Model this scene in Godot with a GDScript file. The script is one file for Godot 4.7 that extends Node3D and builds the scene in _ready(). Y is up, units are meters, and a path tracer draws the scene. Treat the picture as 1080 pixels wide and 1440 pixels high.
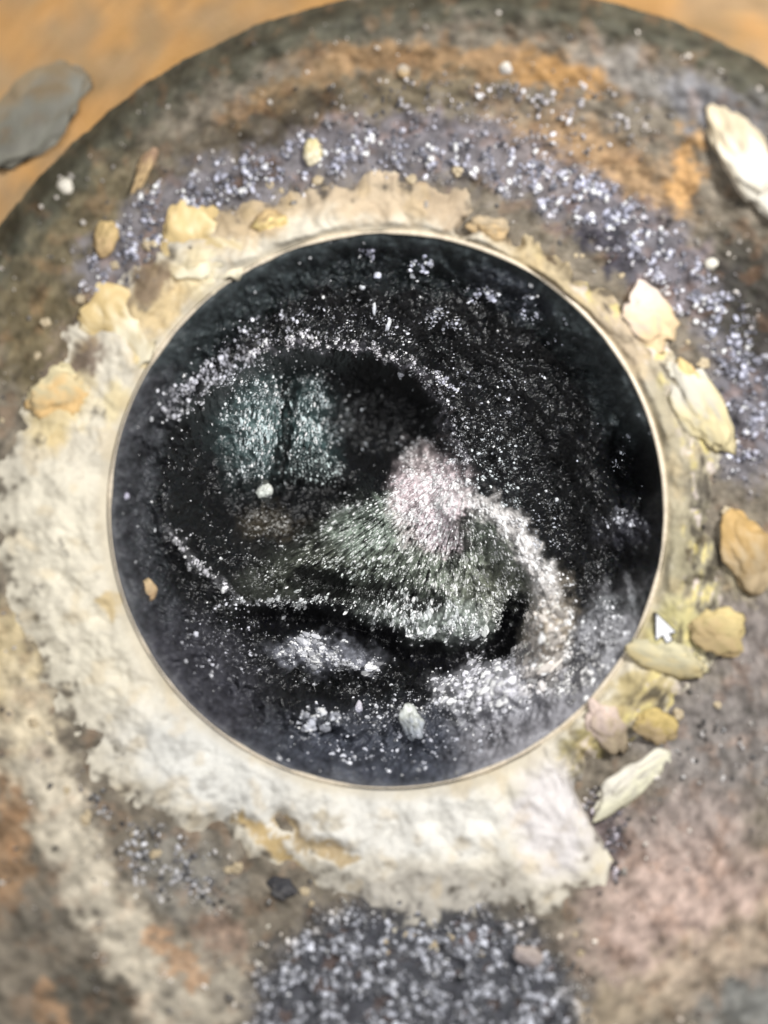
extends Node3D
# A blackened bore in a crusted flange, seen from straight above.
# Lengths below are given in small units: 1 unit = 0.25 mm (S). Places are given as (px, py) on the flange plane.

const S := 0.00025
const LENS := 1738.0            # height of the lens above the flange, in units
const CX := 545.0
const CY := 717.0
const R := 391.0                # bore radius
const FX := 662.0
const FY := 800.0
const FR := 829.0               # flange radius
const MX := -200.0
const MY := -200.0
const CELL := 4.0
const MW := 372
const MH := 462

var rng := RandomNumberGenerator.new()
var n_low := FastNoiseLite.new()
var n_mid := FastNoiseLite.new()
var n_fine := FastNoiseLite.new()
var n_ridge := FastNoiseLite.new()
var n_cell := FastNoiseLite.new()
var taken := {}

# material layout: what the stuff at a place is made of
var flange_map := PackedColorArray()
var flange_grain := PackedColorArray()     # a = how thickly the grit lies
var collar_map := PackedColorArray()
var bore_map := PackedColorArray()
var bore_grain := PackedColorArray()
var bore_lift := PackedFloat32Array()
var flange_lift := PackedFloat32Array()
var collar_lift := PackedFloat32Array()
var outline_a := PackedFloat32Array()
var outline_r := PackedFloat32Array()

# ---------------------------------------------------------------- helpers

func numbered(called: String) -> String:
	if not taken.has(called):
		taken[called] = 0
		return called
	taken[called] += 1
	return "%s_%03d" % [called, taken[called]]

func tag(o: Node, label: String, category: String, group := "", kind := "") -> void:
	o.set_meta("label", label)
	if category:
		o.set_meta("category", category)
	if group:
		o.set_meta("group", group)
	if kind:
		o.set_meta("kind", kind)

func show_mesh(called: String, m: Mesh, mat: Material, parent: Node = null) -> MeshInstance3D:
	var o := MeshInstance3D.new()
	o.name = numbered(called) if parent == null else called
	o.mesh = m
	o.material_override = mat
	(self if parent == null else parent).add_child(o, true)
	return o

func c8(r: float, g: float, b: float, a := 1.0) -> Color:
	var c := Color(r / 255.0, g / 255.0, b / 255.0).srgb_to_linear()
	return Color(c.r, c.g, c.b, a)

func at(px: float, py: float, h: float) -> Vector3:
	# the point that lies h units above the flange plane on the line to (px, py)
	var k := 1.0 - h / LENS
	return Vector3((px - 540.0) * k * S, h * S, (py - 720.0) * k * S)

func noise(seed_: int, freq: float, octaves: int, kind := FastNoiseLite.TYPE_SIMPLEX_SMOOTH) -> FastNoiseLite:
	var n := FastNoiseLite.new()
	n.seed = seed_
	n.noise_type = kind
	n.frequency = freq
	n.fractal_octaves = octaves
	return n

func new_map(c: Color) -> PackedColorArray:
	var m := PackedColorArray()
	m.resize(MW * MH)
	m.fill(c)
	return m

func new_lift() -> PackedFloat32Array:
	var m := PackedFloat32Array()
	m.resize(MW * MH)
	m.fill(0.0)
	return m

func blob(m: PackedColorArray, x: float, y: float, rx: float, ry: float, deg: float, c: Color, strength := 1.0, soft := 0.6) -> void:
	var reach := maxf(rx, ry) * 1.05
	var ca := cos(deg_to_rad(deg))
	var sa := sin(deg_to_rad(deg))
	var i0 := clampi(int((x - reach - MX) / CELL), 0, MW - 1)
	var i1 := clampi(int((x + reach - MX) / CELL) + 1, 0, MW - 1)
	var j0 := clampi(int((y - reach - MY) / CELL), 0, MH - 1)
	var j1 := clampi(int((y + reach - MY) / CELL) + 1, 0, MH - 1)
	for j in range(j0, j1 + 1):
		for i in range(i0, i1 + 1):
			var dx := MX + i * CELL - x
			var dy := MY + j * CELL - y
			var u := (dx * ca + dy * sa) / rx
			var v := (dy * ca - dx * sa) / ry
			var d := sqrt(u * u + v * v)
			if d < 1.0:
				m[j * MW + i] = m[j * MW + i].lerp(c, strength * (1.0 - smoothstep(1.0 - soft, 1.0, d)))

func stroke(m: PackedColorArray, pts: PackedVector2Array, width: float, c: Color, strength := 1.0) -> void:
	var box := Rect2(pts[0], Vector2.ZERO)
	for p in pts:
		box = box.expand(p)
	box = box.grow(width)
	var i0 := clampi(int((box.position.x - MX) / CELL), 0, MW - 1)
	var i1 := clampi(int((box.end.x - MX) / CELL) + 1, 0, MW - 1)
	var j0 := clampi(int((box.position.y - MY) / CELL), 0, MH - 1)
	var j1 := clampi(int((box.end.y - MY) / CELL) + 1, 0, MH - 1)
	for j in range(j0, j1 + 1):
		for i in range(i0, i1 + 1):
			var p := Vector2(MX + i * CELL, MY + j * CELL)
			var d := INF
			for k in pts.size() - 1:
				d = minf(d, p.distance_squared_to(Geometry2D.get_closest_point_to_segment(p, pts[k], pts[k + 1])))
			d = sqrt(d)
			if d < width:
				m[j * MW + i] = m[j * MW + i].lerp(c, strength * (1.0 - smoothstep(width * 0.35, width, d)))

func lift_blob(m: PackedFloat32Array, x: float, y: float, rx: float, ry: float, deg: float, amount: float, soft := 1.0) -> void:
	var reach := maxf(rx, ry) * 1.05
	var ca := cos(deg_to_rad(deg))
	var sa := sin(deg_to_rad(deg))
	for j in range(clampi(int((y - reach - MY) / CELL), 0, MH - 1), clampi(int((y + reach - MY) / CELL) + 2, 0, MH)):
		for i in range(clampi(int((x - reach - MX) / CELL), 0, MW - 1), clampi(int((x + reach - MX) / CELL) + 2, 0, MW)):
			var dx := MX + i * CELL - x
			var dy := MY + j * CELL - y
			var u := (dx * ca + dy * sa) / rx
			var v := (dy * ca - dx * sa) / ry
			var d := sqrt(u * u + v * v)
			if d < 1.0:
				m[j * MW + i] += amount * (1.0 - smoothstep(1.0 - soft, 1.0, d))

func lift_stroke(m: PackedFloat32Array, pts: PackedVector2Array, width: float, amount: float) -> void:
	var box := Rect2(pts[0], Vector2.ZERO)
	for p in pts:
		box = box.expand(p)
	box = box.grow(width)
	for j in range(clampi(int((box.position.y - MY) / CELL), 0, MH - 1), clampi(int((box.end.y - MY) / CELL) + 2, 0, MH)):
		for i in range(clampi(int((box.position.x - MX) / CELL), 0, MW - 1), clampi(int((box.end.x - MX) / CELL) + 2, 0, MW)):
			var p := Vector2(MX + i * CELL, MY + j * CELL)
			var d := INF
			for k in pts.size() - 1:
				d = minf(d, p.distance_squared_to(Geometry2D.get_closest_point_to_segment(p, pts[k], pts[k + 1])))
			d = sqrt(d)
			if d < width:
				m[j * MW + i] += amount * (1.0 - smoothstep(0.0, width, d))

func look(m: PackedColorArray, px: float, py: float) -> Color:
	var x := clampf((px - MX) / CELL, 0.0, MW - 1.01)
	var y := clampf((py - MY) / CELL, 0.0, MH - 1.01)
	var i := int(x)
	var j := int(y)
	var k := j * MW + i
	return m[k].lerp(m[k + 1], x - i).lerp(m[k + MW].lerp(m[k + MW + 1], x - i), y - j)

func look_lift(m: PackedFloat32Array, px: float, py: float) -> float:
	var x := clampf((px - MX) / CELL, 0.0, MW - 1.01)
	var y := clampf((py - MY) / CELL, 0.0, MH - 1.01)
	var i := int(x)
	var j := int(y)
	var k := j * MW + i
	return lerpf(lerpf(m[k], m[k + 1], x - i), lerpf(m[k + MW], m[k + MW + 1], x - i), y - j)

func vary(c: Color, k: float) -> Color:
	return Color(clampf(c.r * k, 0.0, 0.9), clampf(c.g * k, 0.0, 0.9), clampf(c.b * k, 0.0, 0.9), c.a)

func sheet(rows: int, cols: int, pos: PackedVector3Array, col: PackedColorArray, closed := false) -> ArrayMesh:
	# rows x cols points, closed round the columns; seen from the side on which rows go outward and columns run clockwise
	var nor := PackedVector3Array()
	nor.resize(rows * cols)
	var idx := PackedInt32Array()
	idx.resize((rows - 1) * cols * 6)
	var w := 0
	for r in rows:
		var ra := maxi(r - 1, 0) * cols
		var rb := mini(r + 1, rows - 1) * cols
		var rr := r * cols
		for c in cols:
			var c1 := (c + 1) % cols
			var n := (pos[rr + c1] - pos[rr + (c + cols - 1) % cols]).cross(pos[ra + c] - pos[rb + c])
			nor[rr + c] = n.normalized() if n.length_squared() > 1e-24 else Vector3.UP
			if r < rows - 1:
				var a := rr + c
				var b := rr + c1
				var d := rr + cols + c
				var e := rr + cols + c1
				idx[w] = a; idx[w + 1] = d; idx[w + 2] = e
				idx[w + 3] = a; idx[w + 4] = e; idx[w + 5] = b
				w += 6
	var probe := cols * (rows / 2)
	if (nor[probe].dot(pos[probe]) < 0.0) if closed else (nor[probe].y < 0.0):
		for k in nor.size():
			nor[k] = -nor[k]
	if closed:
		for c in cols:
			nor[c] = Vector3.UP
			nor[(rows - 1) * cols + c] = Vector3.DOWN
	var arr := []
	arr.resize(Mesh.ARRAY_MAX)
	arr[Mesh.ARRAY_VERTEX] = pos
	arr[Mesh.ARRAY_NORMAL] = nor
	arr[Mesh.ARRAY_COLOR] = col
	arr[Mesh.ARRAY_INDEX] = idx
	var m := ArrayMesh.new()
	m.add_surface_from_arrays(Mesh.PRIMITIVE_TRIANGLES, arr)
	return m

func surface(rough: float, spec: float, bump_seed: int, bump_freq: float, bump: float, tile: float) -> StandardMaterial3D:
	var m := StandardMaterial3D.new()
	m.vertex_color_use_as_albedo = true
	m.roughness = rough
	m.metallic_specular = spec
	if bump > 0.0:
		var t := NoiseTexture2D.new()
		t.width = 512
		t.height = 512
		t.seamless = true
		t.as_normal_map = true
		t.bump_strength = 6.0
		t.noise = noise(bump_seed, bump_freq, 4)
		m.normal_enabled = true
		m.normal_texture = t
		m.normal_scale = bump
		m.uv1_triplanar = true
		m.uv1_world_triplanar = true
		m.uv1_scale = Vector3.ONE * (1.0 / (tile * S))
	return m

# ---------------------------------------------------------------- shapes of the ground

func collar_edge(a: float) -> float:
	var k := outline_a.bsearch(a)
	var n := outline_a.size()
	var i := (k - 1 + n) % n
	var j := k % n
	var span := fposmod(outline_a[j] - outline_a[i], TAU)
	var t := fposmod(a - outline_a[i], TAU) / maxf(span, 1e-5)
	t = t * t * (3.0 - 2.0 * t)
	var x := cos(a) * 240.0
	var y := sin(a) * 240.0
	return lerpf(outline_r[i], outline_r[j], t) + n_mid.get_noise_2d(x * 2.0, y * 2.0) * 18.0 + n_fine.get_noise_2d(x * 0.8, y * 0.8) * 7.0

func rise(px: float, py: float) -> float:
	# the face round the bore is dished: it climbs towards its edge
	return 200.0 * smoothstep(R, 1000.0, Vector2(px - CX, py - CY).length())

func flange_reach(a: float) -> float:
	# the flange runs further out at the lower left
	return FR + 260.0 * smoothstep(0.35, 0.75, 1.0 - absf(angle_difference(a, 2.35)) / 1.2)

func flange_h(px: float, py: float) -> float:
	var d := Vector2(px - FX, py - FY)
	var r := d.length()
	var a := d.angle()
	var turned := n_fine.get_noise_2d(a * 160.0, r * 0.55)          # marks that run round the flange
	var h := n_low.get_noise_2d(px, py) * 10.0 + n_mid.get_noise_2d(px, py) * 6.0 + turned * 2.0 + n_fine.get_noise_2d(px * 0.8, py * 0.8) * 1.6
	h += look_lift(flange_lift, px, py)
	return h + rise(px, py) - 6.0 - 50.0 * smoothstep(flange_reach(a) - 46.0, flange_reach(a) + 6.0, r + n_mid.get_noise_2d(px, py) * 6.0)

func collar_h(px: float, py: float, t: float) -> float:
	var h := 16.0 + n_low.get_noise_2d(px + 900.0, py) * 12.0 + n_mid.get_noise_2d(px * 0.8, py * 0.8 + 500.0) * 9.0 + n_fine.get_noise_2d(px * 0.7, py * 0.7) * 1.5
	h += look_lift(collar_lift, px, py)
	var lip := smoothstep(0.0, 0.16, t)                              # the smooth lip along the bore
	h = lerpf(5.0, h, lip) * (1.0 - 0.5 * smoothstep(0.3, 0.9, t))
	return lerpf(h, -14.0, smoothstep(0.55, 1.0, t)) + rise(px, py)

func bore_h(qx: float, qy: float) -> float:
	var r := Vector2(qx - CX, qy - CY).length()
	var e := 1.0 - smoothstep(0.0, 40.0, R - r)                     # 1 at the edge
	var d := 78.0 * (1.0 - smoothstep(328.0, R, r)) + 112.0 * (1.0 - smoothstep(215.0, 345.0, r))
	var rough := n_low.get_noise_2d(qx * 1.6, qy * 1.6) * 22.0 + n_ridge.get_noise_2d(qx, qy) * 13.0 + n_mid.get_noise_2d(qx * 1.5, qy * 1.5) * 12.0 + n_fine.get_noise_2d(qx * 1.5, qy * 1.5) * 4.5
	var s := scraped(qx, qy)
	if s > 0.0:
		rough = rough * (1.0 - 0.55 * s) + 5.0 * s * streak_at(qx, qy, flow_at(qx, qy))
	var low := smoothstep(835.0, 885.0, qy - 0.12 * (qx - 540.0)) * (1.0 - smoothstep(300.0, 360.0, r))
	if low > 0.0:
		rough += low * (16.0 * (-0.45 - n_cell.get_noise_2d(qx + n_mid.get_noise_2d(qx, qy) * 14.0, qy)) + 9.0 * (-0.45 - n_cell.get_noise_2d(qx * 2.1 + 90.0, qy * 2.1)))
	rough += 1.7 * n_fine.get_noise_2d(qx * 2.6, qy * 2.6) + 1.3 * n_fine.get_noise_2d(qx * 5.0 + 400.0, qy * 5.0)
	return -d - 2.0 + (rough + 1.35 * look_lift(bore_lift, qx, qy)) * (1.0 - e)

# ---------------------------------------------------------------- where each material lies

func lay_out_flange() -> void:
	var m := new_map(c8(112, 104, 92))
	flange_map = m
	blob(m, 110, 370, 230, 270, 0, c8(98, 89, 68), 0.9)
	blob(m, 350, 190, 170, 60, -28, c8(88, 80, 68), 0.9)
	blob(m, 430, 120, 160, 32, -24, c8(132, 108, 78), 0.8)
	blob(m, 640, 85, 330, 36, 2, c8(138, 112, 82), 0.9)
	blob(m, 560, 125, 220, 28, -3, c8(104, 94, 76), 0.9)
	blob(m, 580, 185, 240, 34, 0, c8(112, 102, 100), 0.9)
	blob(m, 830, 240, 200, 80, 24, c8(158, 130, 98), 0.9)
	blob(m, 800, 110, 110, 30, 10, c8(168, 128, 78), 0.7)
	blob(m, 900, 110, 120, 40, 25, c8(125, 122, 118), 0.8)
	blob(m, 1000, 150, 90, 50, 35, c8(125, 125, 130), 0.8)
	blob(m, 962, 240, 30, 80, 8, c8(176, 138, 92), 0.9)
	blob(m, 960, 390, 60, 60, 40, c8(165, 115, 85), 0.7)
	blob(m, 1060, 430, 70, 140, -12, c8(78, 73, 64), 0.95)
	blob(m, 900, 340, 150, 60, 40, c8(92, 88, 96), 0.8)
	blob(m, 1050, 560, 60, 120, -8, c8(76, 75, 84), 0.9)
	blob(m, 205, 400, 70, 60, -40, c8(150, 128, 104), 0.9)
	blob(m, 110, 495, 70, 60, -50, c8(130, 116, 102), 0.9)
	blob(m, 40, 480, 60, 90, 0, c8(98, 88, 66), 0.8)
	stroke(m, PackedVector2Array([Vector2(-60, 420), Vector2(20, 320), Vector2(120, 210), Vector2(250, 110), Vector2(420, 35), Vector2(650, -5), Vector2(860, 15), Vector2(1000, 60), Vector2(1110, 130)]), 50.0, c8(72, 71, 60), 0.9)
	stroke(m, PackedVector2Array([Vector2(150, 380), Vector2(240, 290), Vector2(330, 260), Vector2(440, 222), Vector2(560, 205), Vector2(680, 215), Vector2(770, 250), Vector2(860, 310), Vector2(950, 370), Vector2(1020, 450), Vector2(1060, 540), Vector2(1050, 640)]), 64.0, c8(108, 105, 110), 0.85)
	blob(m, 1050, 430, 70, 140, -14, c8(58, 55, 50), 0.95)
	blob(m, 850, 345, 90, 34, 42, c8(60, 58, 66), 0.9)
	blob(m, 1040, 170, 90, 60, 30, c8(92, 92, 94), 0.8)
	blob(m, 400, 165, 160, 34, -20, c8(74, 67, 56), 0.8)
	blob(m, 350, 250, 80, 26, -24, c8(66, 60, 58), 0.8)
	blob(m, 250, 330, 70, 40, -40, c8(82, 74, 70), 0.8)
	# left and bottom left
	blob(m, 10, 930, 60, 110, 0, c8(182, 166, 132), 0.9)
	blob(m, 50, 1060, 60, 170, -14, c8(190, 178, 154), 0.95)
	blob(m, 14, 1190, 40, 130, 0, c8(140, 112, 84), 0.8)
	blob(m, 95, 1180, 46, 60, 0, c8(120, 116, 100), 0.9)
	blob(m, 60, 1290, 60, 60, 0, c8(104, 98, 88), 0.9)
	stroke(m, PackedVector2Array([Vector2(60, 1080), Vector2(110, 1210), Vector2(180, 1330), Vector2(280, 1470)]), 56.0, c8(184, 175, 158), 0.9)
	blob(m, 120, 1410, 90, 70, 20, c8(82, 78, 70), 0.95)
	blob(m, 260, 1230, 110, 80, 30, c8(122, 118, 110), 0.95)
	blob(m, 290, 1390, 90, 100, 0, c8(154, 146, 132), 0.9)
	blob(m, 310, 1310, 50, 50, 0, c8(130, 110, 96), 0.8)
	stroke(m, PackedVector2Array([Vector2(214, 1316), Vector2(240, 1340), Vector2(275, 1375)]), 24.0, c8(172, 134, 100), 0.6)
	stroke(m, PackedVector2Array([Vector2(60, 1400), Vector2(78, 1430), Vector2(90, 1460)]), 22.0, c8(166, 132, 100), 0.6)
	# bottom and bottom right
	blob(m, 585, 1440, 276, 215, 0, c8(66, 67, 72), 1.0, 0.3)
	blob(m, 1010, 1040, 150, 130, 0, c8(122, 116, 112), 0.95)
	blob(m, 1060, 900, 70, 110, 0, c8(126, 118, 114), 0.9)
	blob(m, 1050, 790, 50, 80, 0, c8(150, 140, 115), 0.8)
	blob(m, 950, 1170, 150, 80, -15, c8(142, 130, 124), 0.9)
	blob(m, 960, 1290, 200, 150, -15, c8(170, 150, 140), 0.95)
	stroke(m, PackedVector2Array([Vector2(850, 1440), Vector2(960, 1370), Vector2(1100, 1300)]), 60.0, c8(158, 144, 124), 0.7)
	blob(m, 1050, 1410, 90, 60, -25, c8(120, 120, 116), 0.95)
	blob(m, 850, 1180, 40, 80, 0, c8(96, 86, 86), 0.9)

	var g := new_map(c8(150, 140, 125, 0.012))
	flange_grain = g
	var blue := c8(168, 169, 190, 0.5)
	stroke(g, PackedVector2Array([Vector2(150, 380), Vector2(240, 290), Vector2(330, 260), Vector2(440, 222), Vector2(560, 205), Vector2(680, 215), Vector2(770, 250), Vector2(860, 310), Vector2(950, 370), Vector2(1020, 450), Vector2(1060, 540), Vector2(1050, 640)]), 52.0, blue, 1.0)
	blob(g, 700, 160, 300, 70, 4, c8(160, 155, 165, 0.25), 0.7)
	blob(g, 850, 290, 90, 40, 38, c8(178, 180, 205, 0.9), 0.9)
	blob(g, 1020, 470, 40, 80, -20, c8(172, 174, 196, 0.85), 0.9)
	blob(g, 240, 1215, 120, 60, 30, c8(130, 130, 135, 0.45), 0.9)
	blob(g, 140, 1130, 60, 20, 50, c8(110, 110, 112, 0.6), 0.9)
	blob(g, 585, 1440, 268, 205, 0, c8(124, 126, 134, 1.0), 1.0, 0.25)
	blob(g, 850, 1180, 40, 100, 0, c8(120, 110, 125, 0.8), 0.9)
	blob(g, 1010, 1060, 130, 80, 0, c8(120, 116, 112, 0.08), 0.9)
	blob(g, 960, 1330, 120, 130, 0, c8(140, 120, 105, 0.008), 1.0)

	flange_lift = new_lift()
	lift_blob(flange_lift, 110, 1410, 120, 80, 20, -18.0)
	lift_stroke(flange_lift, PackedVector2Array([Vector2(60, 1080), Vector2(110, 1210), Vector2(180, 1330), Vector2(280, 1470)]), 80.0, 14.0)
	lift_blob(flange_lift, 585, 1400, 270, 150, 0, -6.0, 0.4)
	lift_stroke(flange_lift, PackedVector2Array([Vector2(840, 1460), Vector2(960, 1360), Vector2(1120, 1300)]), 70.0, 10.0)

func lay_out_collar() -> void:
	var m := new_map(c8(228, 220, 202))
	collar_map = m
	blob(m, 540, 270, 200, 60, 0, c8(212, 192, 164), 1.0)
	blob(m, 640, 300, 70, 40, 20, c8(190, 170, 144), 0.9)
	blob(m, 790, 390, 160, 90, 42, c8(200, 182, 148), 1.0)
	blob(m, 880, 480, 90, 80, 50, c8(198, 180, 154), 1.0)
	blob(m, 955, 650, 80, 230, -4, c8(182, 172, 148), 1.0)
	blob(m, 1000, 720, 50, 60, 0, c8(120, 114, 104), 0.9)
	blob(m, 980, 800, 80, 120, 0, c8(168, 160, 134), 1.0)
	blob(m, 950, 890, 80, 60, 20, c8(204, 194, 142), 1.0)
	blob(m, 900, 980, 90, 60, -40, c8(196, 180, 136), 1.0)
	blob(m, 830, 1050, 80, 50, -40, c8(168, 156, 112), 1.0)
	blob(m, 350, 300, 110, 60, -30, c8(206, 182, 146), 0.9)
	blob(m, 220, 420, 90, 60, -50, c8(216, 192, 146), 0.9)
	blob(m, 80, 570, 90, 60, -60, c8(226, 206, 158), 0.9)
	blob(m, 215, 400, 60, 34, -45, c8(140, 122, 102), 0.95)
	blob(m, 120, 505, 56, 30, -50, c8(132, 116, 102), 0.95)
	blob(m, 195, 500, 26, 16, -60, c8(232, 212, 164), 0.9)
	blob(m, 160, 570, 34, 40, 20, c8(234, 218, 176), 0.9)
	blob(m, 275, 380, 40, 50, 30, c8(236, 222, 186), 0.9)
	blob(m, 60, 760, 120, 160, 0, c8(234, 226, 206), 1.0)
	blob(m, 110, 920, 110, 110, 0, c8(234, 226, 206), 1.0)
	blob(m, 150, 850, 26, 26, 0, c8(214, 186, 128), 0.7)
	blob(m, 300, 1080, 190, 90, 25, c8(228, 226, 219), 1.0)
	blob(m, 560, 1160, 260, 80, 0, c8(234, 231, 223), 1.0)
	blob(m, 600, 1260, 240, 60, 0, c8(190, 184, 174), 0.85)
	blob(m, 780, 1150, 80, 110, 0, c8(236, 230, 228), 1.0)
	stroke(m, PackedVector2Array([Vector2(340, 1155), Vector2(385, 1185), Vector2(420, 1240)]), 16.0, c8(190, 158, 92), 0.8)
	stroke(m, PackedVector2Array([Vector2(390, 1150), Vector2(430, 1190), Vector2(490, 1200)]), 15.0, c8(178, 152, 104), 0.8)
	blob(m, 420, 1165, 20, 10, 40, c8(120, 108, 96), 0.7)
	blob(m, 460, 1150, 34, 18, 0, c8(190, 180, 160), 0.7)
	blob(m, 690, 320, 50, 26, 20, c8(150, 132, 110), 0.8)
	stroke(m, PackedVector2Array([Vector2(650, 325), Vector2(672, 308), Vector2(715, 320), Vector2(725, 338)]), 9.0, c8(70, 62, 52), 0.8)
	blob(m, 775, 366, 10, 8, 0, c8(90, 72, 56), 0.9)
	blob(m, 590, 250, 60, 14, 6, c8(172, 146, 124), 0.6)
	blob(m, 975, 770, 14, 36, 22, c8(88, 78, 62), 0.9)
	blob(m, 985, 815, 40, 9, -5, c8(90, 82, 66), 0.9)
	for k in 60:                                                     # specks of grit caught in it
		var a := rng.randf() * TAU
		var r := R + 30.0 + rng.randf() * 190.0
		blob(m, CX + cos(a) * r, CY + sin(a) * r, 5.0 + rng.randf() * 7.0, 4.0 + rng.randf() * 4.0, rng.randf() * 180.0, c8(110, 104, 98), 0.3 + rng.randf() * 0.5)
	collar_lift = new_lift()
	lift_blob(collar_lift, 60, 760, 130, 170, 0, 14.0)
	lift_blob(collar_lift, 350, 1200, 90, 70, 30, 18.0)
	lift_stroke(collar_lift, PackedVector2Array([Vector2(340, 1155), Vector2(385, 1185), Vector2(420, 1240)]), 22.0, -14.0)
	lift_stroke(collar_lift, PackedVector2Array([Vector2(390, 1150), Vector2(430, 1190), Vector2(490, 1200)]), 22.0, -14.0)
	lift_stroke(collar_lift, PackedVector2Array([Vector2(650, 325), Vector2(672, 308), Vector2(715, 320), Vector2(725, 338)]), 18.0, -34.0)
	lift_blob(collar_lift, 975, 770, 16, 40, 22, -16.0)
	lift_blob(collar_lift, 985, 815, 44, 12, -5, -14.0)
	lift_blob(collar_lift, 990, 560, 40, 80, -25, 16.0)
	lift_blob(collar_lift, 640, 1200, 120, 60, 0, 8.0)
	for p in [Vector2(540, 236), Vector2(640, 256), Vector2(700, 290), Vector2(745, 325), Vector2(800, 372), Vector2(880, 425), Vector2(960, 480), Vector2(1020, 575), Vector2(1030, 650), Vector2(1015, 740), Vector2(1035, 800), Vector2(1030, 870), Vector2(1020, 950), Vector2(960, 1020), Vector2(880, 1060), Vector2(830, 1080), Vector2(815, 1120), Vector2(840, 1170), Vector2(880, 1235), Vector2(876, 1300), Vector2(815, 1325), Vector2(735, 1300), Vector2(650, 1325), Vector2(560, 1335), Vector2(480, 1290), Vector2(420, 1255), Vector2(350, 1235), Vector2(305, 1180), Vector2(225, 1200), Vector2(150, 1150), Vector2(95, 1070), Vector2(45, 970), Vector2(-10, 870), Vector2(-45, 750), Vector2(-30, 660), Vector2(5, 590), Vector2(30, 540), Vector2(70, 480), Vector2(140, 405), Vector2(185, 350), Vector2(245, 296), Vector2(335, 272), Vector2(430, 258)]:
		var d: Vector2 = p - Vector2(CX, CY)
		outline_a.append(d.angle())
		outline_r.append(d.length())
	var order := range(outline_a.size())
	order.sort_custom(func(a, b): return outline_a[a] < outline_a[b])
	var aa := PackedFloat32Array()
	var rr := PackedFloat32Array()
	for k in order:
		aa.append(outline_a[k])
		rr.append(outline_r[k])
	outline_a = aa
	outline_r = rr

func arc(r: float, from_deg: float, to_deg: float) -> PackedVector2Array:
	var p := PackedVector2Array()
	for k in 25:
		var a := deg_to_rad(lerpf(from_deg, to_deg, k / 24.0))
		p.append(Vector2(CX + cos(a) * r, CY + sin(a) * r))
	return p

func flow_at(px: float, py: float) -> float:
	# the way the residue was scraped at a place
	var q := Vector2(px - CX, py - CY)
	if px < 470.0 and py < 690.0:
		return -1.45
	if q.length() > 300.0 or py > 890.0 or py < 600.0:
		return q.angle() + PI / 2.0
	return atan2(640.0 - py, 660.0 - px)

func scraped(px: float, py: float) -> float:
	var u := (px - 545.0) / 250.0
	var v := (py - 785.0) / 130.0
	var a := (px - 395.0) / 105.0
	var b := (py - 605.0) / 105.0
	return maxf(1.0 - smoothstep(0.3, 1.15, sqrt(u * u + v * v)), 0.8 - 0.8 * smoothstep(0.2, 1.1, sqrt(a * a + b * b)))

func streak_at(px: float, py: float, flow: float) -> float:
	var along := Vector2(px - 500.0, py - 700.0).rotated(-flow)
	return 0.6 * n_fine.get_noise_2d(along.x * 0.35, along.y * 2.6) + 0.6 * n_fine.get_noise_2d(along.x * 0.7 + 300.0, along.y * 4.5)

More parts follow.
